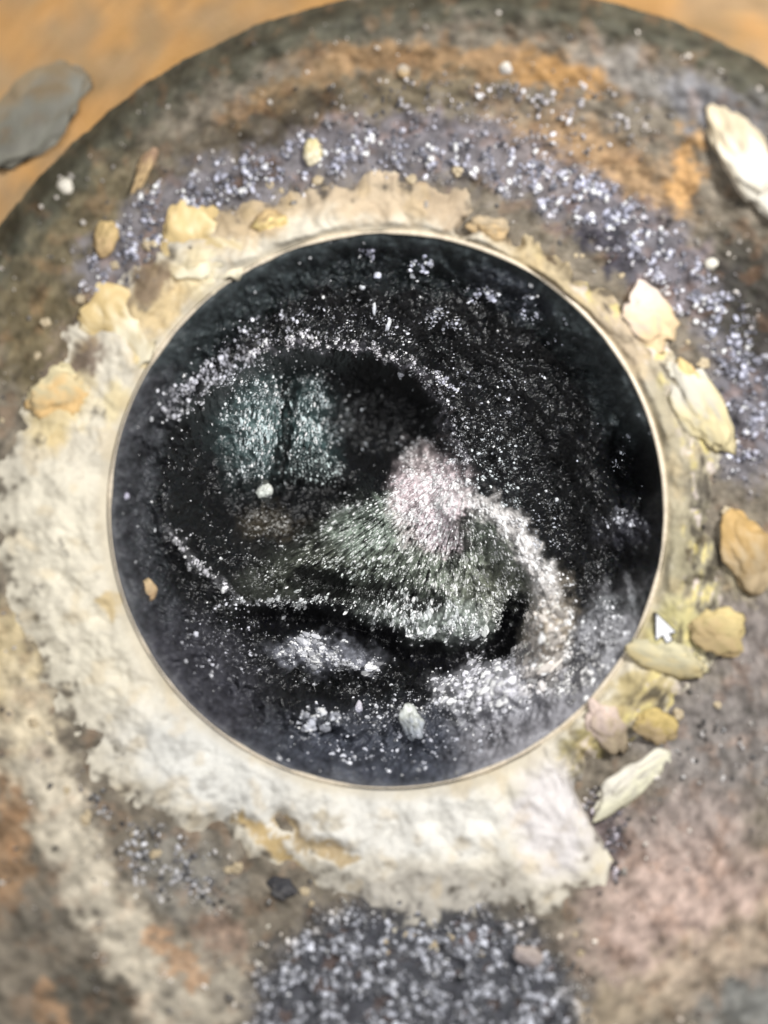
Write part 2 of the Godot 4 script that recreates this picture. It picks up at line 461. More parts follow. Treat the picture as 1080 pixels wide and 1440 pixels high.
func lay_out_bore() -> void:
	var m := new_map(Color(0.009, 0.0095, 0.0105))
	bore_map = m
	stroke(m, arc(372.0, 150, 340), 60.0, c8(58, 64, 66), 0.95)
	stroke(m, arc(372.0, 60, 205), 66.0, c8(66, 67, 71), 0.95)
	blob(m, 560, 380, 160, 50, 5, c8(38, 42, 44), 0.9)
	blob(m, 720, 410, 90, 40, 30, c8(44, 46, 54), 0.7)
	blob(m, 280, 960, 150, 110, 45, c8(62, 62, 68), 1.0)
	blob(m, 560, 1050, 270, 80, 0, c8(70, 73, 82), 1.0)
	blob(m, 750, 1000, 170, 100, -38, c8(138, 137, 142), 0.95)
	blob(m, 850, 900, 60, 110, 25, c8(140, 140, 144), 0.95)
	blob(m, 870, 850, 60, 22, -5, c8(96, 98, 100), 0.8)
	blob(m, 870, 745, 56, 34, 0, c8(52, 52, 58), 0.8)
	blob(m, 765, 890, 50, 110, 8, c8(176, 164, 148), 0.95)
	blob(m, 604, 790, 190, 110, 10, c8(112, 120, 108), 0.95)
	blob(m, 450, 785, 170, 60, -24, c8(80, 84, 74), 0.9, 1.0)
	blob(m, 690, 830, 90, 80, 0, c8(116, 118, 104), 0.8, 1.0)
	blob(m, 530, 740, 90, 50, -20, c8(140, 152, 140), 0.95)
	stroke(m, PackedVector2Array([Vector2(640, 695), Vector2(700, 725), Vector2(745, 775), Vector2(775, 840)]), 26.0, c8(206, 202, 200), 0.95)
	blob(m, 604, 704, 74, 84, 0, c8(244, 226, 230), 0.98, 0.6)
	blob(m, 620, 748, 44, 44, 0, c8(236, 218, 224), 0.95)
	blob(m, 590, 645, 30, 40, 0, c8(190, 178, 178), 0.9)
	blob(m, 362, 600, 84, 120, 6, c8(88, 108, 108), 0.95, 1.0)
	blob(m, 436, 598, 62, 100, -6, c8(70, 90, 90), 0.9, 1.0)
	blob(m, 380, 735, 60, 30, 0, c8(66, 60, 48), 0.8)
	blob(m, 615, 872, 150, 46, 8, c8(150, 158, 152), 0.95, 0.9)
	blob(m, 460, 922, 100, 34, 6, c8(140, 142, 152), 0.9)
	blob(m, 700, 962, 120, 64, -10, c8(170, 170, 176), 0.95)
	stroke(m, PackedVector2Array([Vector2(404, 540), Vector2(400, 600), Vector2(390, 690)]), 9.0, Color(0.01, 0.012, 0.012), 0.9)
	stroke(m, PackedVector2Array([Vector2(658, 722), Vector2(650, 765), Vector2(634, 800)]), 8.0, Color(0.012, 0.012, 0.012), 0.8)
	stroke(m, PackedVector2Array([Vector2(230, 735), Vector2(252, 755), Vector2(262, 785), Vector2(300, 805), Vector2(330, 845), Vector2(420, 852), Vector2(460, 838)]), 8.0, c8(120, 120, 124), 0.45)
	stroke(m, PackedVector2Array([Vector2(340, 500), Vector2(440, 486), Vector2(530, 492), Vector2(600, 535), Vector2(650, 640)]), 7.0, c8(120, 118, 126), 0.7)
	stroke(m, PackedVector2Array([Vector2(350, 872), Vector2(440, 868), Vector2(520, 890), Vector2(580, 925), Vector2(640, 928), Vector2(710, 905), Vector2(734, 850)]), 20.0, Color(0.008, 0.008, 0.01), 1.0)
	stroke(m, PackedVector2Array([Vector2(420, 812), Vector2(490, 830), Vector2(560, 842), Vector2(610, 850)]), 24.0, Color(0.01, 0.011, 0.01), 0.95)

	var g := new_map(c8(215, 217, 222, 0.012))
	bore_grain = g
	# upper wall
	blob(g, 490, 458, 190, 44, 3, c8(200, 202, 220, 0.16), 0.95)
	blob(g, 350, 480, 110, 44, -25, c8(150, 150, 172, 0.14), 0.9)
	stroke(g, PackedVector2Array([Vector2(350, 492), Vector2(440, 478), Vector2(520, 488), Vector2(575, 510)]), 14.0, c8(225, 220, 232, 0.75), 0.95)
	stroke(g, PackedVector2Array([Vector2(240, 572), Vector2(275, 545), Vector2(330, 510)]), 26.0, c8(150, 148, 168, 0.7), 0.95)
	blob(g, 595, 372, 26, 14, 0, c8(190, 195, 235, 0.8))
	blob(g, 518, 355, 20, 12, 0, c8(170, 170, 215, 0.5))
	blob(g, 680, 416, 28, 20, 0, c8(200, 205, 240, 0.85))
	blob(g, 748, 432, 26, 24, 30, c8(180, 185, 225, 0.7))
	blob(g, 625, 450, 40, 16, 20, c8(205, 210, 235, 0.5))
	blob(g, 680, 560, 110, 120, 0, c8(195, 200, 222, 0.11), 0.9)
	blob(g, 616, 542, 40, 26, 25, c8(215, 215, 240, 0.8))
	blob(g, 680, 630, 90, 50, 10, c8(195, 205, 215, 0.26))
	blob(g, 700, 690, 80, 60, 0, c8(170, 185, 190, 0.2))
	blob(g, 760, 740, 60, 60, 0, c8(160, 168, 185, 0.18))
	# the dark hollow
	blob(g, 530, 580, 120, 82, 6, c8(190, 200, 210, 0.04), 1.0, 0.35)
	stroke(g, PackedVector2Array([Vector2(560, 508), Vector2(610, 545), Vector2(640, 600), Vector2(653, 650)]), 9.0, c8(205, 205, 215, 0.55), 0.9)
	# scraped streaks on the left
	blob(g, 358, 600, 84, 124, 6, c8(184, 214, 216, 1.0), 1.0, 1.0)
	blob(g, 434, 592, 66, 106, -6, c8(180, 210, 210, 0.9), 0.95, 1.0)
	blob(g, 440, 660, 60, 36, 0, c8(160, 190, 185, 0.4), 0.9)
	stroke(g, PackedVector2Array([Vector2(414, 535), Vector2(404, 590), Vector2(394, 650), Vector2(388, 690)]), 9.0, c8(160, 190, 190, 0.05), 0.95)
	blob(g, 290, 640, 70, 120, 0, c8(160, 165, 165, 0.06), 0.8)
	# slope below the hollow
	blob(g, 520, 780, 190, 90, -22, c8(190, 205, 196, 0.55), 0.95)
	blob(g, 530, 735, 80, 50, 10, c8(205, 222, 208, 0.8), 0.95)
	blob(g, 640, 800, 130, 90, 20, c8(205, 208, 198, 0.72), 0.95)
	blob(g, 604, 700, 80, 84, 0, c8(242, 226, 230, 1.0), 1.0, 0.7)
	blob(g, 590, 645, 34, 46, 0, c8(232, 214, 212, 0.8), 0.9)
	blob(g, 622, 745, 46, 44, 0, c8(244, 222, 230, 1.0), 1.0)
	stroke(g, PackedVector2Array([Vector2(640, 695), Vector2(700, 725), Vector2(745, 775), Vector2(775, 820)]), 20.0, c8(228, 222, 220, 1.0), 1.0)
	blob(g, 440, 775, 140, 50, -24, c8(186, 190, 176, 0.42), 0.8, 1.0)
	stroke(g, PackedVector2Array([Vector2(420, 812), Vector2(490, 830), Vector2(560, 842), Vector2(610, 850)]), 24.0, c8(170, 180, 170, 0.06), 0.95)
	blob(g, 350, 770, 90, 50, 0, c8(150, 155, 150, 0.09), 0.9)
	stroke(g, PackedVector2Array([Vector2(656, 720), Vector2(650, 760), Vector2(632, 800)]), 7.0, c8(160, 160, 160, 0.05), 0.9)
	blob(g, 375, 735, 56, 26, 0, c8(120, 112, 88, 0.5), 0.9)
	# bright edge of the left ledge
	stroke(g, PackedVector2Array([Vector2(240, 740), Vector2(252, 755), Vector2(262, 785), Vector2(300, 805), Vector2(325, 845)]), 10.0, c8(214, 210, 220, 0.7), 0.95)
	stroke(g, PackedVector2Array([Vector2(340, 842), Vector2(390, 852), Vector2(420, 850), Vector2(450, 842)]), 10.0, c8(205, 210, 212, 0.9), 0.95)
	# lower ledges
	blob(g, 610, 868, 140, 42, 6, c8(212, 220, 220, 0.85), 1.0)
	blob(g, 700, 855, 50, 60, 0, c8(196, 200, 188, 0.7), 0.9)
	blob(g, 440, 916, 54, 30, 8, c8(224, 226, 236, 0.92), 1.0)
	blob(g, 500, 936, 56, 17, 0, c8(222, 224, 236, 0.85), 1.0)
	stroke(g, PackedVector2Array([Vector2(440, 865), Vector2(520, 890), Vector2(580, 925), Vector2(640, 928), Vector2(710, 905), Vector2(734, 850)]), 13.0, c8(120, 120, 130, 0.03), 1.0)
	blob(g, 690, 962, 120, 56, -14, c8(214, 212, 224, 0.85), 1.0)
	blob(g, 450, 1012, 50, 24, 0, c8(195, 200, 220, 0.7), 0.95)
	blob(g, 565, 1000, 80, 40, 0, c8(205, 208, 222, 0.35), 0.9)
	blob(g, 560, 1050, 230, 46, 0, c8(160, 164, 184, 0.14), 0.9)
	blob(g, 765, 890, 46, 110, 10, c8(205, 190, 172, 0.9), 0.95)
	blob(g, 815, 945, 46, 66, 30, c8(190, 186, 182, 0.7), 0.9)
	blob(g, 850, 890, 40, 56, 25, c8(165, 165, 172, 0.35), 0.8)
	blob(g, 320, 900, 90, 80, 0, c8(150, 150, 170, 0.12), 0.9)
	blob(g, 480, 965, 90, 16, 6, c8(120, 124, 135, 0.1), 0.9)
	# black on the right
	blob(g, 850, 610, 110, 220, -8, c8(170, 180, 205, 0.008), 1.0, 0.4)
	blob(g, 790, 460, 90, 50, 45, c8(150, 155, 185, 0.06), 0.9)
	blob(g, 875, 735, 40, 30, 0, c8(150, 150, 165, 0.25), 0.8)
	stroke(g, PackedVector2Array([Vector2(878, 610), Vector2(872, 640), Vector2(864, 660)]), 8.0, c8(160, 170, 195, 0.5), 0.8)

	var l := new_lift()
	bore_lift = l
	lift_blob(l, 450, 640, 230, 165, -8, -70.0, 0.35)                # the inner hollow
	lift_blob(l, 530, 590, 120, 85, 0, -75.0, 0.7)
	lift_stroke(l, PackedVector2Array([Vector2(245, 572), Vector2(330, 505), Vector2(430, 482), Vector2(530, 495), Vector2(605, 540), Vector2(655, 640)]), 36.0, 26.0)
	lift_stroke(l, PackedVector2Array([Vector2(540, 705), Vector2(620, 690), Vector2(700, 730), Vector2(755, 790), Vector2(775, 880)]), 70.0, 64.0)
	lift_blob(l, 520, 770, 170, 80, -20, 46.0)
	lift_blob(l, 365, 610, 60, 90, 4, 34.0)
	lift_blob(l, 435, 600, 50, 75, -4, 24.0)
	lift_stroke(l, PackedVector2Array([Vector2(412, 535), Vector2(404, 590), Vector2(390, 690)]), 14.0, -20.0)
	lift_stroke(l, PackedVector2Array([Vector2(320, 700), Vector2(380, 690), Vector2(470, 690)]), 20.0, -20.0)
	lift_stroke(l, PackedVector2Array([Vector2(235, 735), Vector2(262, 790), Vector2(310, 815), Vector2(345, 842), Vector2(420, 852), Vector2(500, 840), Vector2(560, 845)]), 22.0, 22.0)
	lift_stroke(l, PackedVector2Array([Vector2(350, 870), Vector2(430, 868), Vector2(520, 890), Vector2(580, 925), Vector2(640, 928), Vector2(710, 905), Vector2(734, 850)]), 26.0, -46.0)
	lift_stroke(l, PackedVector2Array([Vector2(420, 812), Vector2(490, 830), Vector2(560, 842), Vector2(610, 850)]), 26.0, -30.0)
	lift_blob(l, 610, 872, 130, 44, 6, 30.0)
	lift_blob(l, 470, 925, 110, 34, 6, 34.0)
	lift_blob(l, 470, 970, 120, 26, 4, -24.0)
	lift_blob(l, 690, 965, 120, 60, -12, 40.0)
	lift_blob(l, 455, 1012, 60, 30, 0, 30.0)
	lift_blob(l, 580, 1012, 34, 34, 0, 24.0)
	lift_blob(l, 765, 880, 50, 110, 8, 36.0)
	lift_blob(l, 850, 900, 60, 70, 25, 26.0)
	lift_blob(l, 890, 650, 60, 70, 0, -70.0, 0.8)
	lift_blob(l, 800, 540, 110, 90, 30, -30.0)
	lift_blob(l, 740, 380, 70, 26, 25, -36.0)
	lift_blob(l, 500, 360, 40, 22, 0, -22.0)

# ---------------------------------------------------------------- loose pieces

func grain_mesh(seed_: int, flat: float) -> ArrayMesh:
	# a small uneven crystal: two rings of six corners between two tips
	var r := RandomNumberGenerator.new()
	r.seed = seed_
	var v := []
	for ringy in [0.45, -0.45]:
		for k in 6:
			var a := TAU * (k + (0.5 if ringy < 0.0 else 0.0)) / 6.0
			var w := r.randf_range(0.72, 1.05)
			v.append(Vector3(cos(a) * w, ringy * flat * r.randf_range(0.7, 1.2), sin(a) * w))
	v.append(Vector3(0.1, flat, -0.1))
	v.append(Vector3(-0.1, -flat, 0.1))
	var st := SurfaceTool.new()
	st.begin(Mesh.PRIMITIVE_TRIANGLES)
	st.set_smooth_group(-1)
	for k in 6:
		var n := (k + 1) % 6
		for i in [k, 12, n, k, n, 6 + k, n, 6 + n, 6 + k, 6 + n, 13, 6 + k]:
			st.add_vertex(v[i])
	st.generate_normals()
	return st.commit()

func scatter(called: String, mesh: ArrayMesh, places: Array[Transform3D], colors: PackedColorArray, mat: Material, label: String, category: String) -> void:
	var mm := MultiMesh.new()
	mm.transform_format = MultiMesh.TRANSFORM_3D
	mm.use_colors = true
	mm.mesh = mesh
	mm.instance_count = places.size()
	for k in places.size():
		mm.set_instance_transform(k, places[k])
		mm.set_instance_color(k, colors[k])
	var o := MultiMeshInstance3D.new()
	o.name = numbered(called)
	o.multimesh = mm
	o.material_override = mat
	tag(o, label, category, "", "stuff")
	add_child(o, true)

func stone_mesh(rx: float, ry: float, rz: float, seed_: int, jag: float, tint: Callable) -> ArrayMesh:
	# an uneven lump, sitting on the plane y = 0 (its foot a little below)
	var rows := 22
	var cols := 30
	var nz := noise(seed_, 1.0, 3)
	var nc := noise(seed_ + 7, 1.1, 1, FastNoiseLite.TYPE_CELLULAR)
	var pos := PackedVector3Array()
	var col := PackedColorArray()
	for r in rows:
		var f := PI * r / (rows - 1.0)
		for c in cols:
			var a := TAU * c / cols
			var d := Vector3(sin(f) * cos(a), cos(f), sin(f) * sin(a))
			var k := 1.0 + jag * (nz.get_noise_3dv(d * 0.8) * 1.1 + nc.get_noise_3dv(d * 1.2) * 0.22 + 0.2 + nz.get_noise_3dv(d * 2.4) * 0.28)
			var p := Vector3(d.x * rx, d.y * ry, d.z * rz) * k
			p.y = maxf(p.y, -ry * 0.35)
			pos.append(p * S)
			col.append(tint.call(d, nz.get_noise_3dv(d * 2.0 + Vector3(9, 3, 1))))
	return sheet(rows, cols, pos, col, true)

func stone(called: String, px: float, py: float, h: float, rx: float, ry: float, rz: float, deg: float, ca: Color, cb: Color, label: String, category: String, jag := 0.5, mat: Material = null) -> MeshInstance3D:
	var s := int(px * 7.0 + py)
	var m := stone_mesh(rx, ry, rz, s, jag, func(d: Vector3, n: float) -> Color: return vary(ca.lerp(cb, smoothstep(-0.5, 0.5, n * 0.9 + d.z * 0.8)), 0.84 + n * 0.45))
	var o := show_mesh(called, m, mat if mat else stone_mat)
	o.position = at(px, py, h - 0.12 * ry + (rise(px, py) if Vector2(px - CX, py - CY).length() > R else 0.0))
	o.rotation.y = -deg_to_rad(deg)
	tag(o, label, category)
	return o

var stone_mat: StandardMaterial3D

func prism(poly: PackedVector2Array, y0: float, y1: float) -> ArrayMesh:
	var st := SurfaceTool.new()
	st.begin(Mesh.PRIMITIVE_TRIANGLES)
	st.set_smooth_group(-1)
	var t := Geometry2D.triangulate_polygon(poly)
	for k in range(0, t.size(), 3):
		for q in [[0, 1, 2]]:
			var a := poly[t[k]]
			var b := poly[t[k + 1]]
			var c := poly[t[k + 2]]
			if (b - a).cross(c - a) < 0.0:
				var z := b
				b = c
				c = z
			for p in [a, b, c]:
				st.add_vertex(Vector3(p.x, y1, p.y) * S)
			for p in [a, c, b]:
				st.add_vertex(Vector3(p.x, y0, p.y) * S)
	var n := poly.size()
	var turn := 1.0 if not Geometry2D.is_polygon_clockwise(poly) else -1.0
	for k in n:
		var a := poly[k]
		var b := poly[(k + 1) % n]
		if turn < 0.0:
			var z := a
			a = b
			b = z
		var q := [Vector3(a.x, y0, a.y), Vector3(a.x, y1, a.y), Vector3(b.x, y1, b.y), Vector3(b.x, y0, b.y)]
		for i in [0, 2, 1, 0, 3, 2]:
			st.add_vertex(q[i] * S)
	st.generate_normals()
	return st.commit()

# ---------------------------------------------------------------- the scene

func _ready() -> void:
	rng.seed = 4711
	n_low = noise(11, 0.008, 2)
	n_mid = noise(12, 0.022, 3)
	n_fine = noise(13, 0.075, 3)
	n_ridge = noise(14, 0.016, 3)
	n_ridge.fractal_type = FastNoiseLite.FRACTAL_RIDGED
	n_cell = noise(15, 0.040, 1, FastNoiseLite.TYPE_CELLULAR)
	n_cell.cellular_return_type = FastNoiseLite.RETURN_DISTANCE

	# camera
	var cam := Camera3D.new()
	cam.name = "camera"
	cam.position = Vector3(0, LENS * S, 0)
	cam.rotation_degrees = Vector3(-90, 0, 0)
	cam.near = 0.01
	cam.far = 20.0
	var lens := CameraAttributesPhysical.new()
	lens.frustum_focal_length = 12.0 / (720.0 / LENS)
	lens.frustum_focus_distance = (LENS + 178.0) * S
	lens.exposure_aperture = 1.9
	lens.frustum_near = 0.01
	lens.frustum_far = 20.0
	cam.attributes = lens
	cam.fov = rad_to_deg(2.0 * atan(720.0 / LENS))
	add_child(cam)
	cam.make_current()

	# light: a lamp up to the right and a weaker one beside the lens
	var env := Environment.new()
	env.background_mode = Environment.BG_COLOR
	env.background_color = Color(0.15, 0.155, 0.17)
	env.tonemap_mode = Environment.TONE_MAPPER_LINEAR
	env.tonemap_exposure = 1.0
	env.sdfgi_enabled = true
	env.ssao_enabled = true
	env.ssil_enabled = true
	var we := WorldEnvironment.new()
	we.name = "environment"
	we.environment = env
	add_child(we)
	var key := AreaLight3D.new()
	key.name = "key_lamp"
	key.area_size = Vector2(0.08, 0.08)
	key.light_color = Color(1.0, 0.995, 0.985)
	key.light_energy = 0.235
	key.area_range = 6.0
	key.shadow_enabled = true
	add_child(key)
	key.look_at_from_position(Vector3(0.18, 0.36, -0.15), Vector3(0, 0, 0.02), Vector3.UP)
	var ring := OmniLight3D.new()
	ring.name = "lens_lamp"
	ring.light_size = 0.03
	ring.light_color = Color(1.0, 1.0, 1.0)
	ring.light_energy = 0.09
	ring.omni_range = 6.0
	ring.shadow_enabled = true
	ring.position = Vector3(-0.07, LENS * S, -0.03)
	add_child(ring)

	lay_out_flange()
	lay_out_collar()
	lay_out_bore()
	stone_mat = surface(0.7, 0.4, 31, 0.03, 0.5, 120.0)

	build_plate()
	build_flange()
	build_collar()
	build_bore()
	build_stones()
	build_grit()
	build_pointer()

func build_plate() -> void:
	# the smooth orange-brown plate outside the flange, one sheet running well past the frame
	var cols := 240
	var radii := []
	var r := FR - 90.0
	while r < 1250.0:
		radii.append(r)
		r += 9.0
	radii.append_array([1500.0, 2200.0, 4000.0])
	var pos := PackedVector3Array()
	var col := PackedColorArray()
	for q in radii:
		for k in cols:
			var a := TAU * k / cols
			var px: float = FX + cos(a) * q
			var py: float = FY + sin(a) * q
			var h := rise(px, py) - 46.0 + n_low.get_noise_2d(px, py) * 6.0
			pos.append(at(px, py, h))
			var c := c8(172, 130, 78).lerp(c8(150, 122, 86), smoothstep(-0.4, 0.4, n_low.get_noise_2d(px * 1.2, py * 1.2)))
			col.append(vary(c, 1.0 + 0.18 * n_mid.get_noise_2d(px, py) + 0.1 * n_fine.get_noise_2d(px * 2.0, py * 2.0)))
	var o := show_mesh("ground", sheet(radii.size(), cols, pos, col), surface(0.62, 0.4, 41, 0.05, 0.25, 160.0))
	tag(o, "smooth orange brown plate beyond the dark curved flange edge", "ground", "", "structure")

func build_flange() -> void:
	var cols := 1150
	var radii := []
	var q := R + 6.0
	while q < 1320.0:
		radii.append(q)
		q += 3.4 if q < 1000.0 else 8.0
	var pos := PackedVector3Array()
	var col := PackedColorArray()
	for rr in radii:
		for k in cols:
			var a := TAU * k / cols
			var px: float = CX + cos(a) * rr
			var py: float = CY + sin(a) * rr
			var d := Vector2(px - FX, py - FY)
			var far := d.length()
			var end := flange_reach(d.angle()) + 10.0
			if far > end:                                            # the sheet ends at the flange's edge
				d *= end / far
				px = FX + d.x
				py = FY + d.y
				far = end
			var h := flange_h(px, py)
			if far >= end - 1.0:
				h = rise(px, py) - 62.0
			pos.append(at(px, py, h))
			var wx := px + n_mid.get_noise_2d(px, py + 300.0) * 26.0 + n_fine.get_noise_2d(px, py) * 10.0
			var wy := py + n_mid.get_noise_2d(px + 300.0, py) * 26.0 + n_fine.get_noise_2d(px + 70.0, py) * 10.0
			var c := look(flange_map, wx, wy)
			var turned := n_fine.get_noise_2d(d.angle() * 150.0, far * 0.5)
			var speck := n_fine.get_noise_2d(px * 1.7, py * 1.7)
			var rust := smoothstep(0.12, 0.5, n_mid.get_noise_2d(px * 0.8 + 40.0, py * 0.8 - 90.0))
			c = c.lerp(c8(150, 106, 70), rust * 0.16)
			col.append(vary(c, 1.08 + 0.35 * turned + 0.2 * speck + 0.55 * n_mid.get_noise_2d(px * 1.1, py * 1.1) + 0.35 * n_fine.get_noise_2d(d.angle() * 260.0, far * 0.8)))
	var o := show_mesh("crusted_flange", sheet(radii.size(), cols, pos, col), surface(0.75, 0.35, 42, 0.06, 0.35, 110.0))
	tag(o, "broad grey brown rusty flange with a dark curved rim, surrounding the pale collar", "flange")

func build_collar() -> void:
	var cols := 1150
	var rows := 96
	var pos := PackedVector3Array()
	var col := PackedColorArray()
	var edge := PackedFloat32Array()
	for k in cols:
		edge.append(collar_edge(wrapf(TAU * k / cols, -PI, PI)))
	for j in rows:
		var t := j / (rows - 1.0)
		for k in cols:
			var a := TAU * k / cols
			var rr := lerpf(R + 1.5, maxf(edge[k], R + 30.0), t)
			var px := CX + cos(a) * rr
			var py := CY + sin(a) * rr
			pos.append(at(px, py, collar_h(px, py, t) if j > 0 else -14.0))
			var wx := px + n_mid.get_noise_2d(px, py + 300.0) * 20.0 + n_fine.get_noise_2d(px, py) * 7.0
			var wy := py + n_mid.get_noise_2d(px + 300.0, py) * 20.0 + n_fine.get_noise_2d(px + 70.0, py) * 7.0
			var c := look(collar_map, wx, wy)
			var stain := smoothstep(0.15, 0.55, n_mid.get_noise_2d(px * 0.7 - 200.0, py * 0.7 + 80.0))
			c = c.lerp(c8(212, 184, 132), stain * 0.25)
			var dirt := smoothstep(0.25, 0.6, n_mid.get_noise_2d(px * 1.3 + 500.0, py * 1.3))
			c = c.lerp(c8(150, 140, 128), dirt * 0.18)
			var side := 1.0 - smoothstep(0.7, 1.15, absf(angle_difference(a, 0.0)))     # the right side is streaked along the rim
			if side > 0.0:
				var band := n_fine.get_noise_2d(a * 90.0, rr * 0.55) + 0.5 * n_mid.get_noise_2d(px * 1.5, py * 1.5)
				var tone := c8(84, 78, 70) if band < 0.0 else (c8(232, 216, 150) if n_mid.get_noise_2d(px + 40.0, py) > 0.0 else c8(236, 222, 212))
				c = c.lerp(tone, side * smoothstep(0.06, 0.4, absf(band)) * smoothstep(0.2, 0.5, t) * 0.85)
			c = c.lerp(look(flange_map, wx, wy), smoothstep(0.70, 1.02, t + 0.45 * n_mid.get_noise_2d(px * 1.2 + 77.0, py * 1.2) + 0.1 * n_fine.get_noise_2d(px, py)) * 0.95)
			c = c.lerp(c8(196, 182, 154), (1.0 - smoothstep(0.03, 0.12, t)) * 0.35)
			col.append(vary(c, 0.85 + 0.06 * n_fine.get_noise_2d(px * 1.5, py * 1.5) + 0.10 * n_low.get_noise_2d(px * 1.7, py * 1.7) + 0.05 * n_mid.get_noise_2d(px, py + 222.0)))
	var o := show_mesh("mortar_collar", sheet(rows, cols, pos, col), surface(0.8, 0.3, 43, 0.05, 0.12, 140.0))
	tag(o, "lumpy cream mortar collar with ragged edge, around the round black bore", "collar")

	# the thin bright edge of the bore
	var p2 := PackedVector3Array()
	var c2 := PackedColorArray()
	var steps := 12
	for j in steps + 1:
		var f := TAU * j / steps
		for k in 720:
			var a := TAU * k / 720
			var tube := 1.1 + 2.4 * smoothstep(-0.35, 0.35, n_mid.get_noise_2d(cos(a) * 130.0, sin(a) * 130.0) + 0.35 * cos(a + 0.5))
			var rr := R + cos(f) * tube
			p2.append(at(CX + cos(a) * rr, CY + sin(a) * rr, 5.0 + sin(f) * tube))
			c2.append(vary(c8(216, 202, 180), 1.0 + 0.25 * n_fine.get_noise_2d(cos(a) * 500.0, sin(a) * 500.0)))
	var ringm := surface(0.35, 0.6, 44, 0.05, 0.0, 100.0)
	var ro := show_mesh("rim_ring", sheet(steps + 1, 720, p2, c2), ringm)
	tag(ro, "thin pale rim ring edging the black bore", "ring")

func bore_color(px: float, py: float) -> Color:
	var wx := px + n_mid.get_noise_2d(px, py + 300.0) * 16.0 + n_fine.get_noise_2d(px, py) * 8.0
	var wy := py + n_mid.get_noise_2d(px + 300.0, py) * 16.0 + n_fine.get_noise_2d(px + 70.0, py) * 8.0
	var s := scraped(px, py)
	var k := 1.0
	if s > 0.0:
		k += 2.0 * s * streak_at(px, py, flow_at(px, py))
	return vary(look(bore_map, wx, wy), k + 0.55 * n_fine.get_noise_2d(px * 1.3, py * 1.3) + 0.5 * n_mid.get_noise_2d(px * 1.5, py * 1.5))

func bore_ring(q0: float, q1: float, rows: int, cols: int) -> ArrayMesh:
	var pos := PackedVector3Array()
	var col := PackedColorArray()
	for j in rows:
		var q := lerpf(q0, q1, j / (rows - 1.0))
		for k in cols:
			var a := TAU * k / cols
			var px := CX + cos(a) * q
			var py := CY + sin(a) * q
			pos.append(at(px, py, bore_h(px, py)))
			col.append(bore_color(px, py))
	return sheet(rows, cols, pos, col)

func build_bore() -> void:
	var o := Node3D.new()
	o.name = numbered("blackened_bore")
	add_child(o, true)
	tag(o, "deep round bore lined with lumpy black residue and glittering specks", "bore")
	var wall := surface(0.5, 0.4, 45, 0.05, 0.6, 110.0)
	var bed := surface(0.34, 0.75, 46, 0.07, 0.9, 60.0)
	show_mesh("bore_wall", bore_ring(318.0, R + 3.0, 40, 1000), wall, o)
	show_mesh("residue_bed", bore_ring(0.5, 318.0, 220, 1200), bed, o)

